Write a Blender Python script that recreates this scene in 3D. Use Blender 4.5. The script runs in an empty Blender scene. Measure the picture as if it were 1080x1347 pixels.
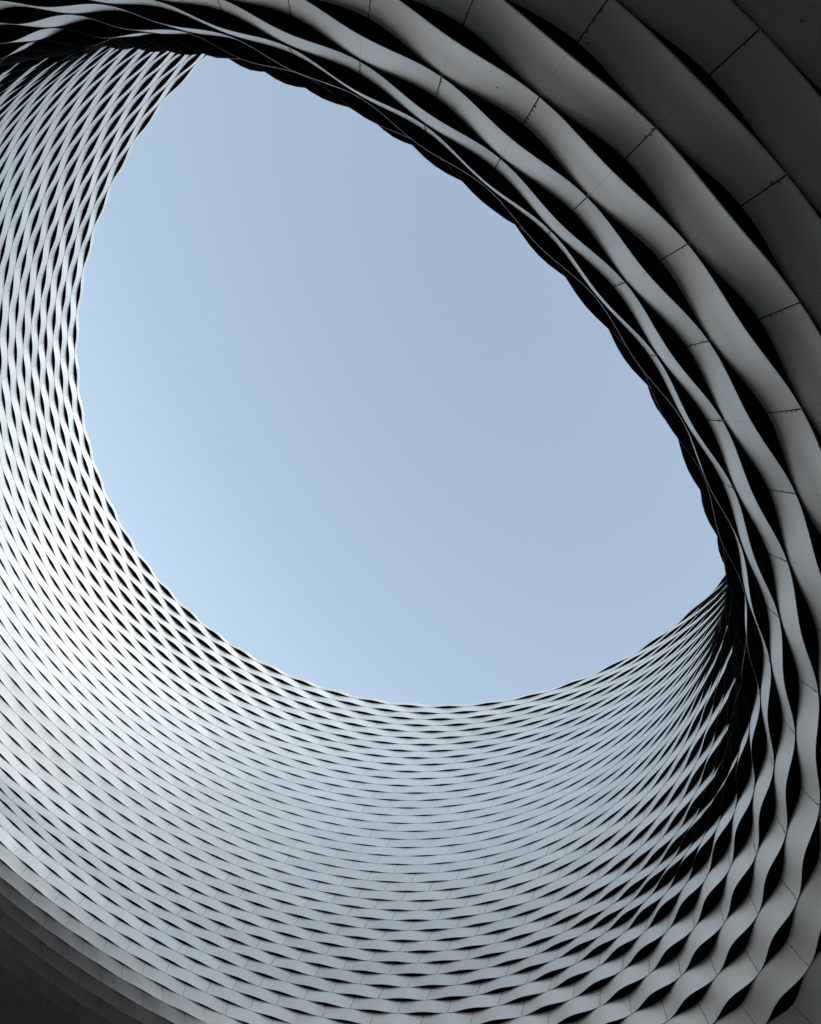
import bpy, math, random
import numpy as np
from mathutils import Matrix, Vector

# ------------------------------------------------------------------ camera, sky, sun, exposure
scene = bpy.context.scene
S = 1.5            # metres per fitted unit
EYE = 1.6          # camera height above the plaza
AK= [-40.0, -34.0, -28.0, -22.0, -16.0, -10.0, -6.0, -3.0, 0.0, 3.0, 7.0, 12.0]
AU= [-24.0, -21.0, -18.0, -15.0, -12.0, -9.0, -6.0, -3.0, 0.0, 3.0, 6.0, 9.0, 12.0, 15.0, 18.0, 21.0]
AT= [[0.146, 0.16, 0.175, 0.22, 0.231, 0.177, 0.137, 0.127, 0.125, 0.182, 0.201, 0.21, 0.23, 0.219, 0.161, 0.139], [0.142, 0.154, 0.159, 0.181, 0.202, 0.138, 0.109, 0.102, 0.097, 0.126, 0.198, 0.216, 0.233, 0.198, 0.146, 0.135], [0.104, 0.116, 0.124, 0.123, 0.114, 0.087, 0.082, 0.08, 0.079, 0.093, 0.222, 0.267, 0.265, 0.196, 0.125, 0.111], [0.075, 0.078, 0.092, 0.092, 0.086, 0.07, 0.061, 0.059, 0.058, 0.088, 0.231, 0.267, 0.267, 0.184, 0.101, 0.084], [0.074, 0.069, 0.078, 0.085, 0.086, 0.076, 0.06, 0.057, 0.057, 0.08, 0.221, 0.297, 0.304, 0.207, 0.107, 0.084], [0.087, 0.076, 0.078, 0.086, 0.09, 0.091, 0.083, 0.072, 0.071, 0.1, 0.246, 0.334, 0.336, 0.28, 0.155, 0.104], [0.111, 0.091, 0.075, 0.078, 0.086, 0.092, 0.094, 0.088, 0.091, 0.142, 0.245, 0.295, 0.306, 0.284, 0.187, 0.132], [0.139, 0.103, 0.067, 0.069, 0.076, 0.085, 0.092, 0.095, 0.114, 0.17, 0.227, 0.256, 0.268, 0.264, 0.2, 0.159], [0.151, 0.084, 0.063, 0.064, 0.067, 0.074, 0.083, 0.094, 0.137, 0.184, 0.213, 0.227, 0.234, 0.238, 0.204, 0.178], [0.124, 0.068, 0.062, 0.063, 0.062, 0.066, 0.073, 0.088, 0.154, 0.191, 0.205, 0.214, 0.218, 0.22, 0.203, 0.183], [0.08, 0.062, 0.061, 0.062, 0.06, 0.06, 0.063, 0.081, 0.174, 0.197, 0.204, 0.211, 0.214, 0.214, 0.202, 0.161], [0.063, 0.06, 0.06, 0.061, 0.06, 0.059, 0.061, 0.085, 0.186, 0.2, 0.204, 0.214, 0.219, 0.219, 0.197, 0.096]]
F = 1063.71552
PIT = 1.05336
ROLL = 0.67694
PH = -0.19906
YAW = 0.16884
KN= [-39.0, -26.0, -14.0, -7.0, -3.0, 0.0, 2.0, 4.0, 7.0, 11.0]
Q = dict(
 x=[-0.3685, -0.5309, -0.2869, -0.0173, 0.2082, 0.2099, 0.2134, 0.2225, 0.1955, 0.1541],
 y=[8.5755, 9.6972, 10.5273, 10.5269, 10.4136, 10.3439, 10.357, 10.3281, 10.2854, 10.2371],
 r=[9.7819, 9.4718, 9.0903, 8.9656, 8.6994, 8.8134, 9.0203, 9.4602, 10.4804, 11.945],
 z=[20.0003, 16.2017, 12.8781, 10.8933, 9.7079, 8.612, 8.0923, 7.5731, 7.1204, 6.7124],
 zc=[0.5877, 0.3155, 0.2307, 0.1782, 0.0841, 0.2164, 0.0036, -0.0172, 0.0153, -0.0013],
 zs=[-1.8367, -0.7162, 0.0776, 0.3837, 0.6456, 0.9659, 1.2036, 1.3963, 1.4479, 1.4396],
 rc=[0.0018, 0.0093, 0.0188, -0.0036, -0.0118, -0.0209, -0.04, -0.0486, -0.0424, -0.038],
 rs=[0.0062, 0.0113, -0.0012, -0.0031, 0.0089, 0.0036, -0.0067, -0.0117, -0.0135, -0.012],
 tc=[0.2347, 0.1863, 0.1791, 0.2053, 0.2166, 0.1963, 0.1397, 0.1036, 0.0923, 0.0727],
 ts=[0.0397, 0.0388, 0.019, 0.0322, 0.0583, 0.0622, 0.0562, 0.0508, 0.0408, 0.0121],
)

def cam_axes():
    Fw = Vector((math.sin(YAW)*math.cos(PIT), math.cos(YAW)*math.cos(PIT), math.sin(PIT)))
    Up = Vector((-math.sin(YAW)*math.sin(PIT), -math.cos(YAW)*math.sin(PIT), math.cos(PIT)))
    Rt = Fw.cross(Up)
    c, s = math.cos(ROLL), math.sin(ROLL)
    return Fw, c*Rt + s*Up, -s*Rt + c*Up
FW, RT, UP = cam_axes()
cd = bpy.data.cameras.new('camera')
cam = bpy.data.objects.new('camera', cd)
scene.collection.objects.link(cam)
cd.sensor_fit = 'HORIZONTAL'; cd.sensor_width = 36.0
cd.lens = 36.0*F/1080.0
cd.clip_end = 5000.0
M = Matrix((RT, UP, -FW)).transposed().to_4x4()
M.translation = Vector((0, 0, EYE))
cam.matrix_world = M
scene.camera = cam

SUN_AZ = math.radians(161.0)    # compass-style, from +Y towards +X
SUN_EL = math.radians(22.0)
world = bpy.data.worlds.new('World'); scene.world = world
world.use_nodes = True
wn = world.node_tree.nodes; wl = world.node_tree.links
bg = wn['Background']
sky = wn.new('ShaderNodeTexSky'); sky.sky_type = 'NISHITA'
sky.sun_disc = False
sky.sun_elevation = SUN_EL; sky.sun_rotation = SUN_AZ
sky.altitude = 250.0; sky.air_density = 1.0; sky.dust_density = 0.12; sky.ozone_density = 1.0
hsv = wn.new('ShaderNodeHueSaturation'); hsv.inputs['Saturation'].default_value = 0.62; hsv.inputs['Hue'].default_value = 0.478
wl.new(sky.outputs[0], hsv.inputs['Color']); wl.new(hsv.outputs[0], bg.inputs['Color'])
bg.inputs['Strength'].default_value = 0.15
sl = bpy.data.lights.new('sun', 'SUN'); sl.energy = 0.5; sl.angle = math.radians(60.0); sl.color = (1.0, 0.96, 0.9)
sun = bpy.data.objects.new('sun', sl); scene.collection.objects.link(sun)
SD = Vector((math.sin(SUN_AZ)*math.cos(SUN_EL), math.cos(SUN_AZ)*math.cos(SUN_EL), math.sin(SUN_EL)))
sun.rotation_euler = SD.to_track_quat('Z', 'Y').to_euler()
scene.view_settings.view_transform = 'Standard'
scene.view_settings.look = 'None'
scene.view_settings.exposure = 1.4
scene.view_settings.gamma = 1.0
scene.view_settings.use_curve_mapping = False
scene.cycles.max_bounces = 10; scene.cycles.diffuse_bounces = 6; scene.cycles.glossy_bounces = 8

# ------------------------------------------------------------------ the funnel surface
N = 48
FARCUT = .12
KNA = np.array(KN)
def _spl(kn):
    n = len(kn); h = np.diff(kn); A = np.zeros((n, n)); B = np.zeros((n, n)); A[0, 0] = A[-1, -1] = 1
    for i in range(1, n-1):
        A[i, i-1] = h[i-1]; A[i, i] = 2*(h[i-1]+h[i]); A[i, i+1] = h[i]
        B[i, i-1] = 6/h[i-1]; B[i, i] = -6/h[i-1]-6/h[i]; B[i, i+1] = 6/h[i]
    return np.linalg.solve(A, B)
MM = _spl(KNA)
QA = {k: (np.array(v), MM @ np.array(v)) for k, v in Q.items()}
def ev(key, k):
    y, m = QA[key]
    kc = np.clip(k, KNA[0], KNA[-1])
    i = np.clip(np.searchsorted(KNA, kc)-1, 0, len(KNA)-2)
    h = KNA[i+1]-KNA[i]; a = (KNA[i+1]-kc)/h; b = (kc-KNA[i])/h
    v = a*y[i]+b*y[i+1]+((a**3-a)*m[i]+(b**3-b)*m[i+1])*h*h/6
    h1 = KNA[-1]-KNA[-2]; s1 = (y[-1]-y[-2])/h1+m[-2]*h1/6
    h0 = KNA[1]-KNA[0]; s0 = (y[1]-y[0])/h0-m[1]*h0/6
    return v+np.where(k > KNA[-1], (k-KNA[-1])*s1, 0)+np.where(k < KNA[0], (k-KNA[0])*s0, 0)
def surf(k, u):
    k = np.asarray(k, float); u = np.asarray(u, float)
    k, u = np.broadcast_arrays(k, u)
    phi = PH-2*np.pi*u/N
    r = ev('r', k)*(1+ev('rc', k)*np.cos(2*phi)+ev('rs', k)*np.sin(2*phi))
    z = ev('z', k)+ev('zc', k)*np.cos(phi)+ev('zs', k)*np.sin(phi)
    p2 = phi+ev('tc', k)*np.cos(phi)+ev('ts', k)*np.sin(phi)
    return np.stack([ev('x', k)+r*np.cos(p2), ev('y', k)+r*np.sin(p2), z], -1)*S+np.array([0, 0, EYE])
def frame(k, u):
    e = .08
    du = surf(k, u+e)-surf(k, u-e); dk = surf(np.asarray(k)+e, u)-surf(np.asarray(k)-e, u)
    n = -np.cross(du, dk); n /= np.linalg.norm(n, axis=-1, keepdims=True)
    dk = dk/np.linalg.norm(dk, axis=-1, keepdims=True)
    return n, dk
AKA, AUA, ATA = np.array(AK), np.array(AU), np.array(AT)
def amp(k, u):                      # depth of the weave, metres (how far two neighbouring bands part)
    k = np.clip(k, AKA[0], AKA[-1]); x = ((np.asarray(u)+24) % 48)/3.0
    i = np.clip(np.searchsorted(AKA, k)-1, 0, len(AKA)-2); a = (k-AKA[i])/(AKA[i+1]-AKA[i])
    j = np.floor(x).astype(int) % 16; b = x-np.floor(x); j2 = (j+1) % 16
    t = (ATA[i, j]*(1-b)+ATA[i, j2]*b)*(1-a)+(ATA[i+1, j]*(1-b)+ATA[i+1, j2]*b)*a
    x2 = ((np.asarray(u)+24) % 48)-24
    far = np.clip((-x2+2)/4, 0, 1)*np.clip((x2+30)/4, 0, 1)
    return t*S*(1-FARCUT*far)*(1-.55*np.clip((k-3)/4, 0, 1))
def near_w(k, u):                   # 1 on the near lip and the lower right, where the lenses open sideways too
    x = ((np.asarray(u)+24) % 48)-24
    return np.clip((x-4)/4, 0, 1)*np.clip((22-x)/4, 0, 1)*np.clip((k+4)/4, 0, 1)
def ring_edge(k, u, side, at=None):          # side +1: forward (bottom edge of band k); -1: recessed (top edge of band k+1)
    u = np.asarray(u, float); ka = np.full(u.shape, float(k if at is None else at))
    g = .5*(1-np.cos(2*np.pi*(u-k/2)))
    n, dk = frame(ka, u)
    g = g**(1.15-.15*near_w(float(k), u))
    a = amp(float(k), u); w = near_w(float(k), u)
    x = ((u+24) % 48)-24
    lip = np.clip((x-5)/3, 0, 1)*np.clip((18-x)/3, 0, 1)*np.clip((-2-k)/3, 0, 1)    # near upper wall: plain overlap
    rim = np.clip((-k-24)/12, 0, 1)
    rel = np.clip((k+18)/8, 0, 1)*np.clip((3-k)/3, 0, 1)*(.25+.75*np.clip((x+9)/6, 0, 1))
    f = .27+.08*rim+.18*rel; bk = .16+.09*rim+.22*rel; tg = .57-.17*rim-.4*rel                              # forward, back, sideways shares
    f = f*(1-w)+.27*w; bk = bk*(1-w)+.14*w; tg = tg*(1-w)+.36*w
    f = f*(1-lip)+.5*lip; bk = bk*(1-lip)+.5*lip; tg = tg*(1-lip)
    P = surf(ka, u); o = .002+.007*w
    if side > 0:
        return P+n*(f*a*g+o)[:, None]-dk*((.4-.4*w)*tg*a*g)[:, None], n, dk
    return P-n*(bk*a*g+o)[:, None]+dk*((.6+.4*w)*tg*a*g)[:, None], n, dk

# ------------------------------------------------------------------ materials
def mat(name):
    m = bpy.data.materials.new(name); m.use_nodes = True
    return m, m.node_tree.nodes, m.node_tree.links, m.node_tree.nodes['Principled BSDF']
def metal():
    m, n, l, b = mat('brushed_aluminium')
    uv = n.new('ShaderNodeUVMap'); uv.uv_map = 'UVMap'
    at = n.new('ShaderNodeAttribute'); at.attribute_name = 'tint'
    mp = n.new('ShaderNodeMapping'); mp.inputs['Scale'].default_value = (1.2, 45.0, 1.0)
    l.new(uv.outputs[0], mp.inputs[0])
    st = n.new('ShaderNodeTexNoise'); st.inputs['Scale'].default_value = 1.0; st.inputs['Detail'].default_value = 4.0
    l.new(mp.outputs[0], st.inputs['Vector'])
    tc = n.new('ShaderNodeTexCoord')
    cl = n.new('ShaderNodeTexNoise'); cl.inputs['Scale'].default_value = 1.6; cl.inputs['Detail'].default_value = 5.0
    geo = n.new('ShaderNodeNewGeometry'); l.new(geo.outputs['Position'], cl.inputs['Vector'])
    # colour: tint per panel, faint streaks, sparse specks
    ramp = n.new('ShaderNodeMapRange'); ramp.inputs['To Min'].default_value = 0.81; ramp.inputs['To Max'].default_value = 0.88
    l.new(at.outputs['Fac'], ramp.inputs['Value'])
    add = n.new('ShaderNodeMath'); add.operation = 'MULTIPLY_ADD'; add.inputs[1].default_value = 0.05
    l.new(st.outputs['Fac'], add.inputs[0]); l.new(ramp.outputs[0], add.inputs[2])
    vor = n.new('ShaderNodeTexVoronoi'); vor.inputs['Scale'].default_value = 2.2; vor.inputs['Randomness'].default_value = 1.0
    l.new(geo.outputs['Position'], vor.inputs['Vector'])
    lt = n.new('ShaderNodeMath'); lt.operation = 'GREATER_THAN'; lt.inputs[1].default_value = 0.035
    l.new(vor.outputs['Distance'], lt.inputs[0])
    sp = n.new('ShaderNodeMapRange'); sp.inputs['To Min'].default_value = 0.45; sp.inputs['To Max'].default_value = 1.0
    l.new(lt.outputs[0], sp.inputs['Value'])
    fa = n.new('ShaderNodeAttribute'); fa.attribute_name = 'frac'
    cmpn = n.new('ShaderNodeMath'); cmpn.operation = 'COMPARE'; cmpn.inputs[1].default_value = 0.5; cmpn.inputs[2].default_value = 0.0011
    l.new(fa.outputs['Fac'], cmpn.inputs[0])
    hair = n.new('ShaderNodeMath'); hair.operation = 'MULTIPLY_ADD'; hair.inputs[1].default_value = -0.35; hair.inputs[2].default_value = 1.0
    l.new(cmpn.outputs[0], hair.inputs[0])
    hm = n.new('ShaderNodeMath'); hm.operation = 'MULTIPLY'; l.new(add.outputs[0], hm.inputs[0]); l.new(hair.outputs[0], hm.inputs[1])
    mul = n.new('ShaderNodeMath'); mul.operation = 'MULTIPLY'
    l.new(hm.outputs[0], mul.inputs[0]); l.new(sp.outputs[0], mul.inputs[1])
    cc = n.new('ShaderNodeCombineColor')
    for i, f in enumerate((1.0, 0.94, 0.88)):
        b1 = n.new('ShaderNodeMath'); b1.operation = 'MULTIPLY'; b1.inputs[1].default_value = f
        l.new(mul.outputs[0], b1.inputs[0]); l.new(b1.outputs[0], cc.inputs[i])
    l.new(cc.outputs[0], b.inputs['Base Color'])
    b.inputs['Metallic'].default_value = 0.8
    rr = n.new('ShaderNodeMapRange'); rr.inputs['To Min'].default_value = 0.5; rr.inputs['To Max'].default_value = 0.6
    l.new(cl.outputs['Fac'], rr.inputs['Value']); l.new(rr.outputs[0], b.inputs['Roughness'])
    bm = n.new('ShaderNodeBump'); bm.inputs['Strength'].default_value = 0.05; bm.inputs['Distance'].default_value = 0.004
    l.new(st.outputs['Fac'], bm.inputs['Height']); l.new(bm.outputs[0], b.inputs['Normal'])
    return m
def plain(name, col, rough, scale, var, metallic=0.0):
    m, n, l, b = mat(name)
    tx = n.new('ShaderNodeTexNoise'); tx.inputs['Scale'].default_value = scale; tx.inputs['Detail'].default_value = 6.0
    geo = n.new('ShaderNodeNewGeometry'); l.new(geo.outputs['Position'], tx.inputs['Vector'])
    mx = n.new('ShaderNodeMix'); mx.data_type = 'RGBA'
    mx.inputs['A'].default_value = tuple(c*(1-var) for c in col)+(1,); mx.inputs['B'].default_value = tuple(c*(1+var) for c in col)+(1,)
    l.new(tx.outputs['Fac'], mx.inputs['Factor']); l.new(mx.outputs['Result'], b.inputs['Base Color'])
    b.inputs['Roughness'].default_value = rough; b.inputs['Metallic'].default_value = metallic
    return m
M_AL = metal()
M_BACK = plain('black_membrane', (0.012, 0.012, 0.013), 0.9, 3.0, 0.3)
M_REAR = plain('panel_rear_dark', (0.03, 0.03, 0.032), 0.8, 5.0, 0.2)  # one dark colour for panel backs, end caps and bottom edges
M_CLIP = plain('dark_steel_clip', (0.05, 0.05, 0.055), 0.5, 20.0, 0.3, 0.6)
M_ROOF = plain('roof_gravel', (0.25, 0.25, 0.24), 0.95, 4.0, 0.3)
M_SOF = plain('soffit_sheet', (0.35, 0.36, 0.37), 0.5, 0.6, 0.1, 0.8)
M_GND = plain('plaza_asphalt', (0.09, 0.09, 0.09), 0.9, 0.8, 0.25)

col = scene.collection
def link(name, me, parent=None, m=None):
    o = bpy.data.objects.new(name, me); col.objects.link(o)
    if m is not None: me.materials.append(m)
    if parent is not None: o.parent = parent
    return o

# ------------------------------------------------------------------ setting: plaza and the hall with its oculus
R0 = 400.0
me = bpy.data.meshes.new('plaza_pavement')
me.from_pydata([(-R0, -R0, 0), (R0, -R0, 0), (R0, R0, 0), (-R0, R0, 0)], [], [(0, 1, 2, 3)])
g = link('plaza_pavement', me, None, M_GND); g['kind'] = 'structure'

hall = bpy.data.objects.new('exhibition_hall', None); col.objects.link(hall)
hall.location = (0, 0, 0)
hall['label'] = 'hall building with a great round sky opening lined by woven silver aluminium bands'
hall['category'] = 'building'

KTOP, KBOT = -39, 12
KRIM = -39.6
def grid_mesh(name, rows, m, flip=False):
    nr, nc = len(rows), len(rows[0]); v = np.concatenate(rows); f = []
    for i in range(nr-1):
        for j in range(nc):
            a, b2, c, d = i*nc+j, i*nc+(j+1) % nc, (i+1)*nc+(j+1) % nc, (i+1)*nc+j
            f.append((a, d, c, b2) if flip else (a, b2, c, d))
    me = bpy.data.meshes.new(name); me.from_pydata(v.tolist(), [], f)
    me.polygons.foreach_set('use_smooth', [True]*len(f))
    return link(name, me, hall, m)
ua = np.arange(0, N, .5)
rows = []
for k in np.arange(KTOP-.2, KBOT+.01, 1.6):
    n, _ = frame(np.full(ua.shape, k), ua); rows.append(surf(np.full(ua.shape, k), ua)-n*(.5+.15*S))
# coping: from the top edge of the uppermost band back over the membrane
e0, n0, _ = ring_edge(KTOP-1, ua, -1, KRIM)
nh = n0*np.array([1, 1, 0]); nh /= np.linalg.norm(nh, axis=1, keepdims=True)
rows = [e0-nh*.012, e0-nh*.75]+rows
grid_mesh('backing_membrane', rows, M_BACK)
# roof and outer soffit reach out to the edges of the hall
top, bot = rows[1]-np.array([0, 0, .02]), rows[-1]
ctr = surf(np.zeros(1), np.zeros(1))[0]*0+np.array([0, 11.4*S, 0])
def outward(ring, R, z):
    d = ring[:, :2]-ctr[:2]; d /= np.linalg.norm(d, axis=1, keepdims=True)
    return np.c_[ctr[:2]+d*R, np.full(len(ring), z)]
ZR, ZS = float(top[:, 2].mean())-.5, float(bot[:, 2].mean())
grid_mesh('roof_slab', [top, outward(top, 22, ZR), outward(top, 70, ZR)], M_ROOF)
grid_mesh('outer_soffit', [bot, outward(bot, 26, ZS), outward(bot, 70, ZS)], M_SOF, True)
grid_mesh('outer_shade_wall', [outward(top, 70, ZR), outward(top, 70, 7.5)], M_SOF)  # unseen outer face; its reach below the soffit is added to cut side daylight

# ------------------------------------------------------------------ aluminium bands and their panels
NP = 9   # loops 0-4: face (top, mid, support, bead, bottom); loops 5-8: edge and rear (bottom, bottom rear, top rear, top)
def template(nu):
    f, mi, sm = [], [], []; m1 = nu+1
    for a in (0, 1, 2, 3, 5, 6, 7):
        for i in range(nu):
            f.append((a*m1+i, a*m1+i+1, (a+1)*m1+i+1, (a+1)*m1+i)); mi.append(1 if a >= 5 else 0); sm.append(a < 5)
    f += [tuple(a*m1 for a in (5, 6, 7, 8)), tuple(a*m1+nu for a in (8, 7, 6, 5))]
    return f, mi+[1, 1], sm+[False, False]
TH = .010
def strip(k, spans, nu):            # spans: list of (u0, u1); returns one (verts, uv) per span
    u = np.concatenate([np.linspace(a, b, nu+1) for a, b in spans])
    t, nt, dt = ring_edge(k-1, u, -1, KRIM if k == KTOP else None)
    bt, nb, db = ring_edge(k, u, +1)
    ax = bt-t; w = np.linalg.norm(ax, axis=1, keepdims=True); ax = ax/w
    c = (t*.5+bt*.5).reshape(len(spans), nu+1, 3)
    along = np.gradient(c, axis=1).reshape(-1, 3); nn = np.cross(ax, along); nn /= np.linalg.norm(nn, axis=1, keepdims=True)
    nn *= np.sign((nn*nb).sum(1))[:, None]
    t = t-ax*.01; bt = bt+ax*.006
    nw = near_w(float(k), u)[:, None]
    mid = t*.5+bt*.5+nn*.004*nw
    loops = [t, mid, bt-ax*.034, bt-ax*.012+nn*(.003+.007*nw), bt+nn*(.002+.005*nw)]
    loops += [loops[4], bt-nn*TH, t-nn*TH, t]
    ds = np.linalg.norm(np.diff(c, axis=1), axis=2); s = np.concatenate([np.zeros((len(spans), 1)), np.cumsum(ds, 1)], 1).ravel()
    W = w[:, 0]; z0 = np.zeros_like(W)
    vv = [z0, W*.5, W*.95, W*.98, W, W, W+.01, z0, z0]
    L = np.stack(loops, 0).reshape(NP, len(spans), nu+1, 3)
    U = np.stack([np.c_[s, q] for q in vv], 0).reshape(NP, len(spans), nu+1, 2)
    return [(L[:, i].reshape(-1, 3), U[:, i].reshape(-1, 2)) for i in range(len(spans))]
TPL = {nu: template(nu) for nu in (10, 16)}
def build(name, pieces, parent):          # pieces: list of (verts, uv, nu, tint)
    V, Fc, UVs, T, MI, SM = [], [], [], [], [], []; off = 0
    for v, uvv, nu, tint in pieces:
        V.append(v); UVs.append(uvv); T.append(np.full(len(v), tint))
        f, mi, sm = TPL[nu]
        Fc += [tuple(i+off for i in q) for q in f]; MI += mi; SM += sm; off += len(v)
    V = np.concatenate(V); UVs = np.concatenate(UVs); T = np.concatenate(T)
    me = bpy.data.meshes.new(name); me.from_pydata(V.tolist(), [], Fc)
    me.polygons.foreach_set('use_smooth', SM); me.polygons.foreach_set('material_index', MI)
    li = np.empty(len(me.loops), np.int32); me.loops.foreach_get('vertex_index', li)
    ul = me.uv_layers.new(name='UVMap'); ul.data.foreach_set('uv', UVs[li].astype(np.float32).ravel())
    fr = np.concatenate([np.tile(np.linspace(0, 1, nu+1), NP) for _, _, nu, _ in pieces])
    af = me.attributes.new('frac', 'FLOAT', 'POINT'); af.data.foreach_set('value', fr.astype(np.float32))
    at = me.attributes.new('tint', 'FLOAT', 'POINT'); at.data.foreach_set('value', T.astype(np.float32))
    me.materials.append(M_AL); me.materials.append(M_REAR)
    return link(name, me, parent)

eye = np.array([0, 0, EYE]); fwv, rtv, upv = (np.array(v) for v in (FW, RT, UP))
def project(P):
    d = P-eye; z = d @ fwv; z = np.where(z < .1, .1, z)
    return np.stack([540+F*(d @ rtv)/z, 673.5-F*(d @ upv)/z], -1), d @ fwv
# rank panels by the area they show in the picture; the 300 largest become objects of their own
rank = []
for k in range(KTOP, KBOT+1):
    for j in range(N):
        uc = j+.5+k/2
        us = np.linspace(uc-.5, uc+.5, 7)
        P = np.concatenate([surf(np.full(7, k-1.), us), surf(np.full(7, float(k)), us)[::-1]])
        uv, d = project(P)
        if d.min() < .5: continue
        c, _ = project(surf(np.array([k-.5]), np.array([uc])))
        n, _ = frame(np.array([k-.5]), np.array([uc])); pc = surf(np.array([k-.5]), np.array([uc]))[0]
        if (n[0] @ (eye-pc)) <= 0: continue
        uv = np.clip(uv, [0, 0], [1080, 1347])
        x, y = uv[:, 0], uv[:, 1]
        area = .5*abs((x*np.roll(y, -1)-y*np.roll(x, -1)).sum())
        if area > 1: rank.append((area, k, j))
rank.sort(reverse=True)
BIG = {(k, j) for _, k, j in rank[:300]}
CLIPS = {(k, j) for _, k, j in rank[:110]}
rng = random.Random(7)
JG = .0013     # half joint, in wavelengths

# clip strip across a joint: a thin dark cover strip with screw heads
def clip_mesh(k, u, r):
    t, nt, dt = ring_edge(k-1, np.array([u-.01, u, u+.01]), -1); b, nb, db = ring_edge(k, np.array([u-.01, u, u+.01]), +1)
    a = t[1]; ax = b[1]-a; w = np.linalg.norm(ax); ax /= w
    tn = (t[2]-t[0]); tn -= ax*(tn @ ax); tn /= np.linalg.norm(tn); nn = np.cross(ax, tn); nn *= np.sign(nn @ nb[1])
    V, Fs = [], []
    def disc(c, R, h):
        o = len(V); q = 8
        for i in range(q):
            an = 2*math.pi*i/q; V.append(c+R*(math.cos(an)*ax+math.sin(an)*tn))
        for i in range(q):
            an = 2*math.pi*i/q; V.append(c+.8*R*(math.cos(an)*ax+math.sin(an)*tn)+nn*h)
        Fs.append(tuple(range(o+q, o+2*q)))
        for i in range(q): Fs.append((o+i, o+(i+1) % q, o+q+(i+1) % q, o+q+i))
    ks = [x for x in (.12, .25, .4, .55, .7, .82, .92) if r.random() < .42]
    for x in ks:
        disc(a+ax*w*x+tn*r.choice((-1, 1))*.020+nn*.004, .006+r.random()*.005, .004)
    if not ks: disc(a+ax*w*.9+tn*.022+nn*.004, .011, .005)
    me = bpy.data.meshes.new('joint_screws'); me.from_pydata([tuple(v) for v in V], [], Fs)
    return me

for k in range(KTOP, KBOT+1):
    big = [j for j in range(N) if (k, j) in BIG]; rest = [j for j in range(N) if (k, j) not in BIG]
    tints = [rng.random() for _ in range(N)]
    def geo(js, nu, jg=JG): return strip(k, [(j+k/2+jg, j+1+k/2-jg) for j in js], nu)
    if not big:
        build('metal_band', [(v, q, 10, tints[j]) for (v, q), j in zip(geo(rest, 10), rest)], hall)
        continue
    band = bpy.data.objects.new('metal_band', None); col.objects.link(band); band.parent = hall
    if rest:
        o = build('panel_run', [(v, q, 10, tints[j]) for (v, q), j in zip(geo(rest, 10), rest)], band); o['kind'] = 'stuff'
    for (v, q), j in zip(geo(big, 16, .003), big):
        build('panel', [(v, q, 16, tints[j])], band)
        if (k, j) in CLIPS: link('joint_screws', clip_mesh(k, j+k/2, rng), band, M_CLIP)['kind'] = 'stuff'
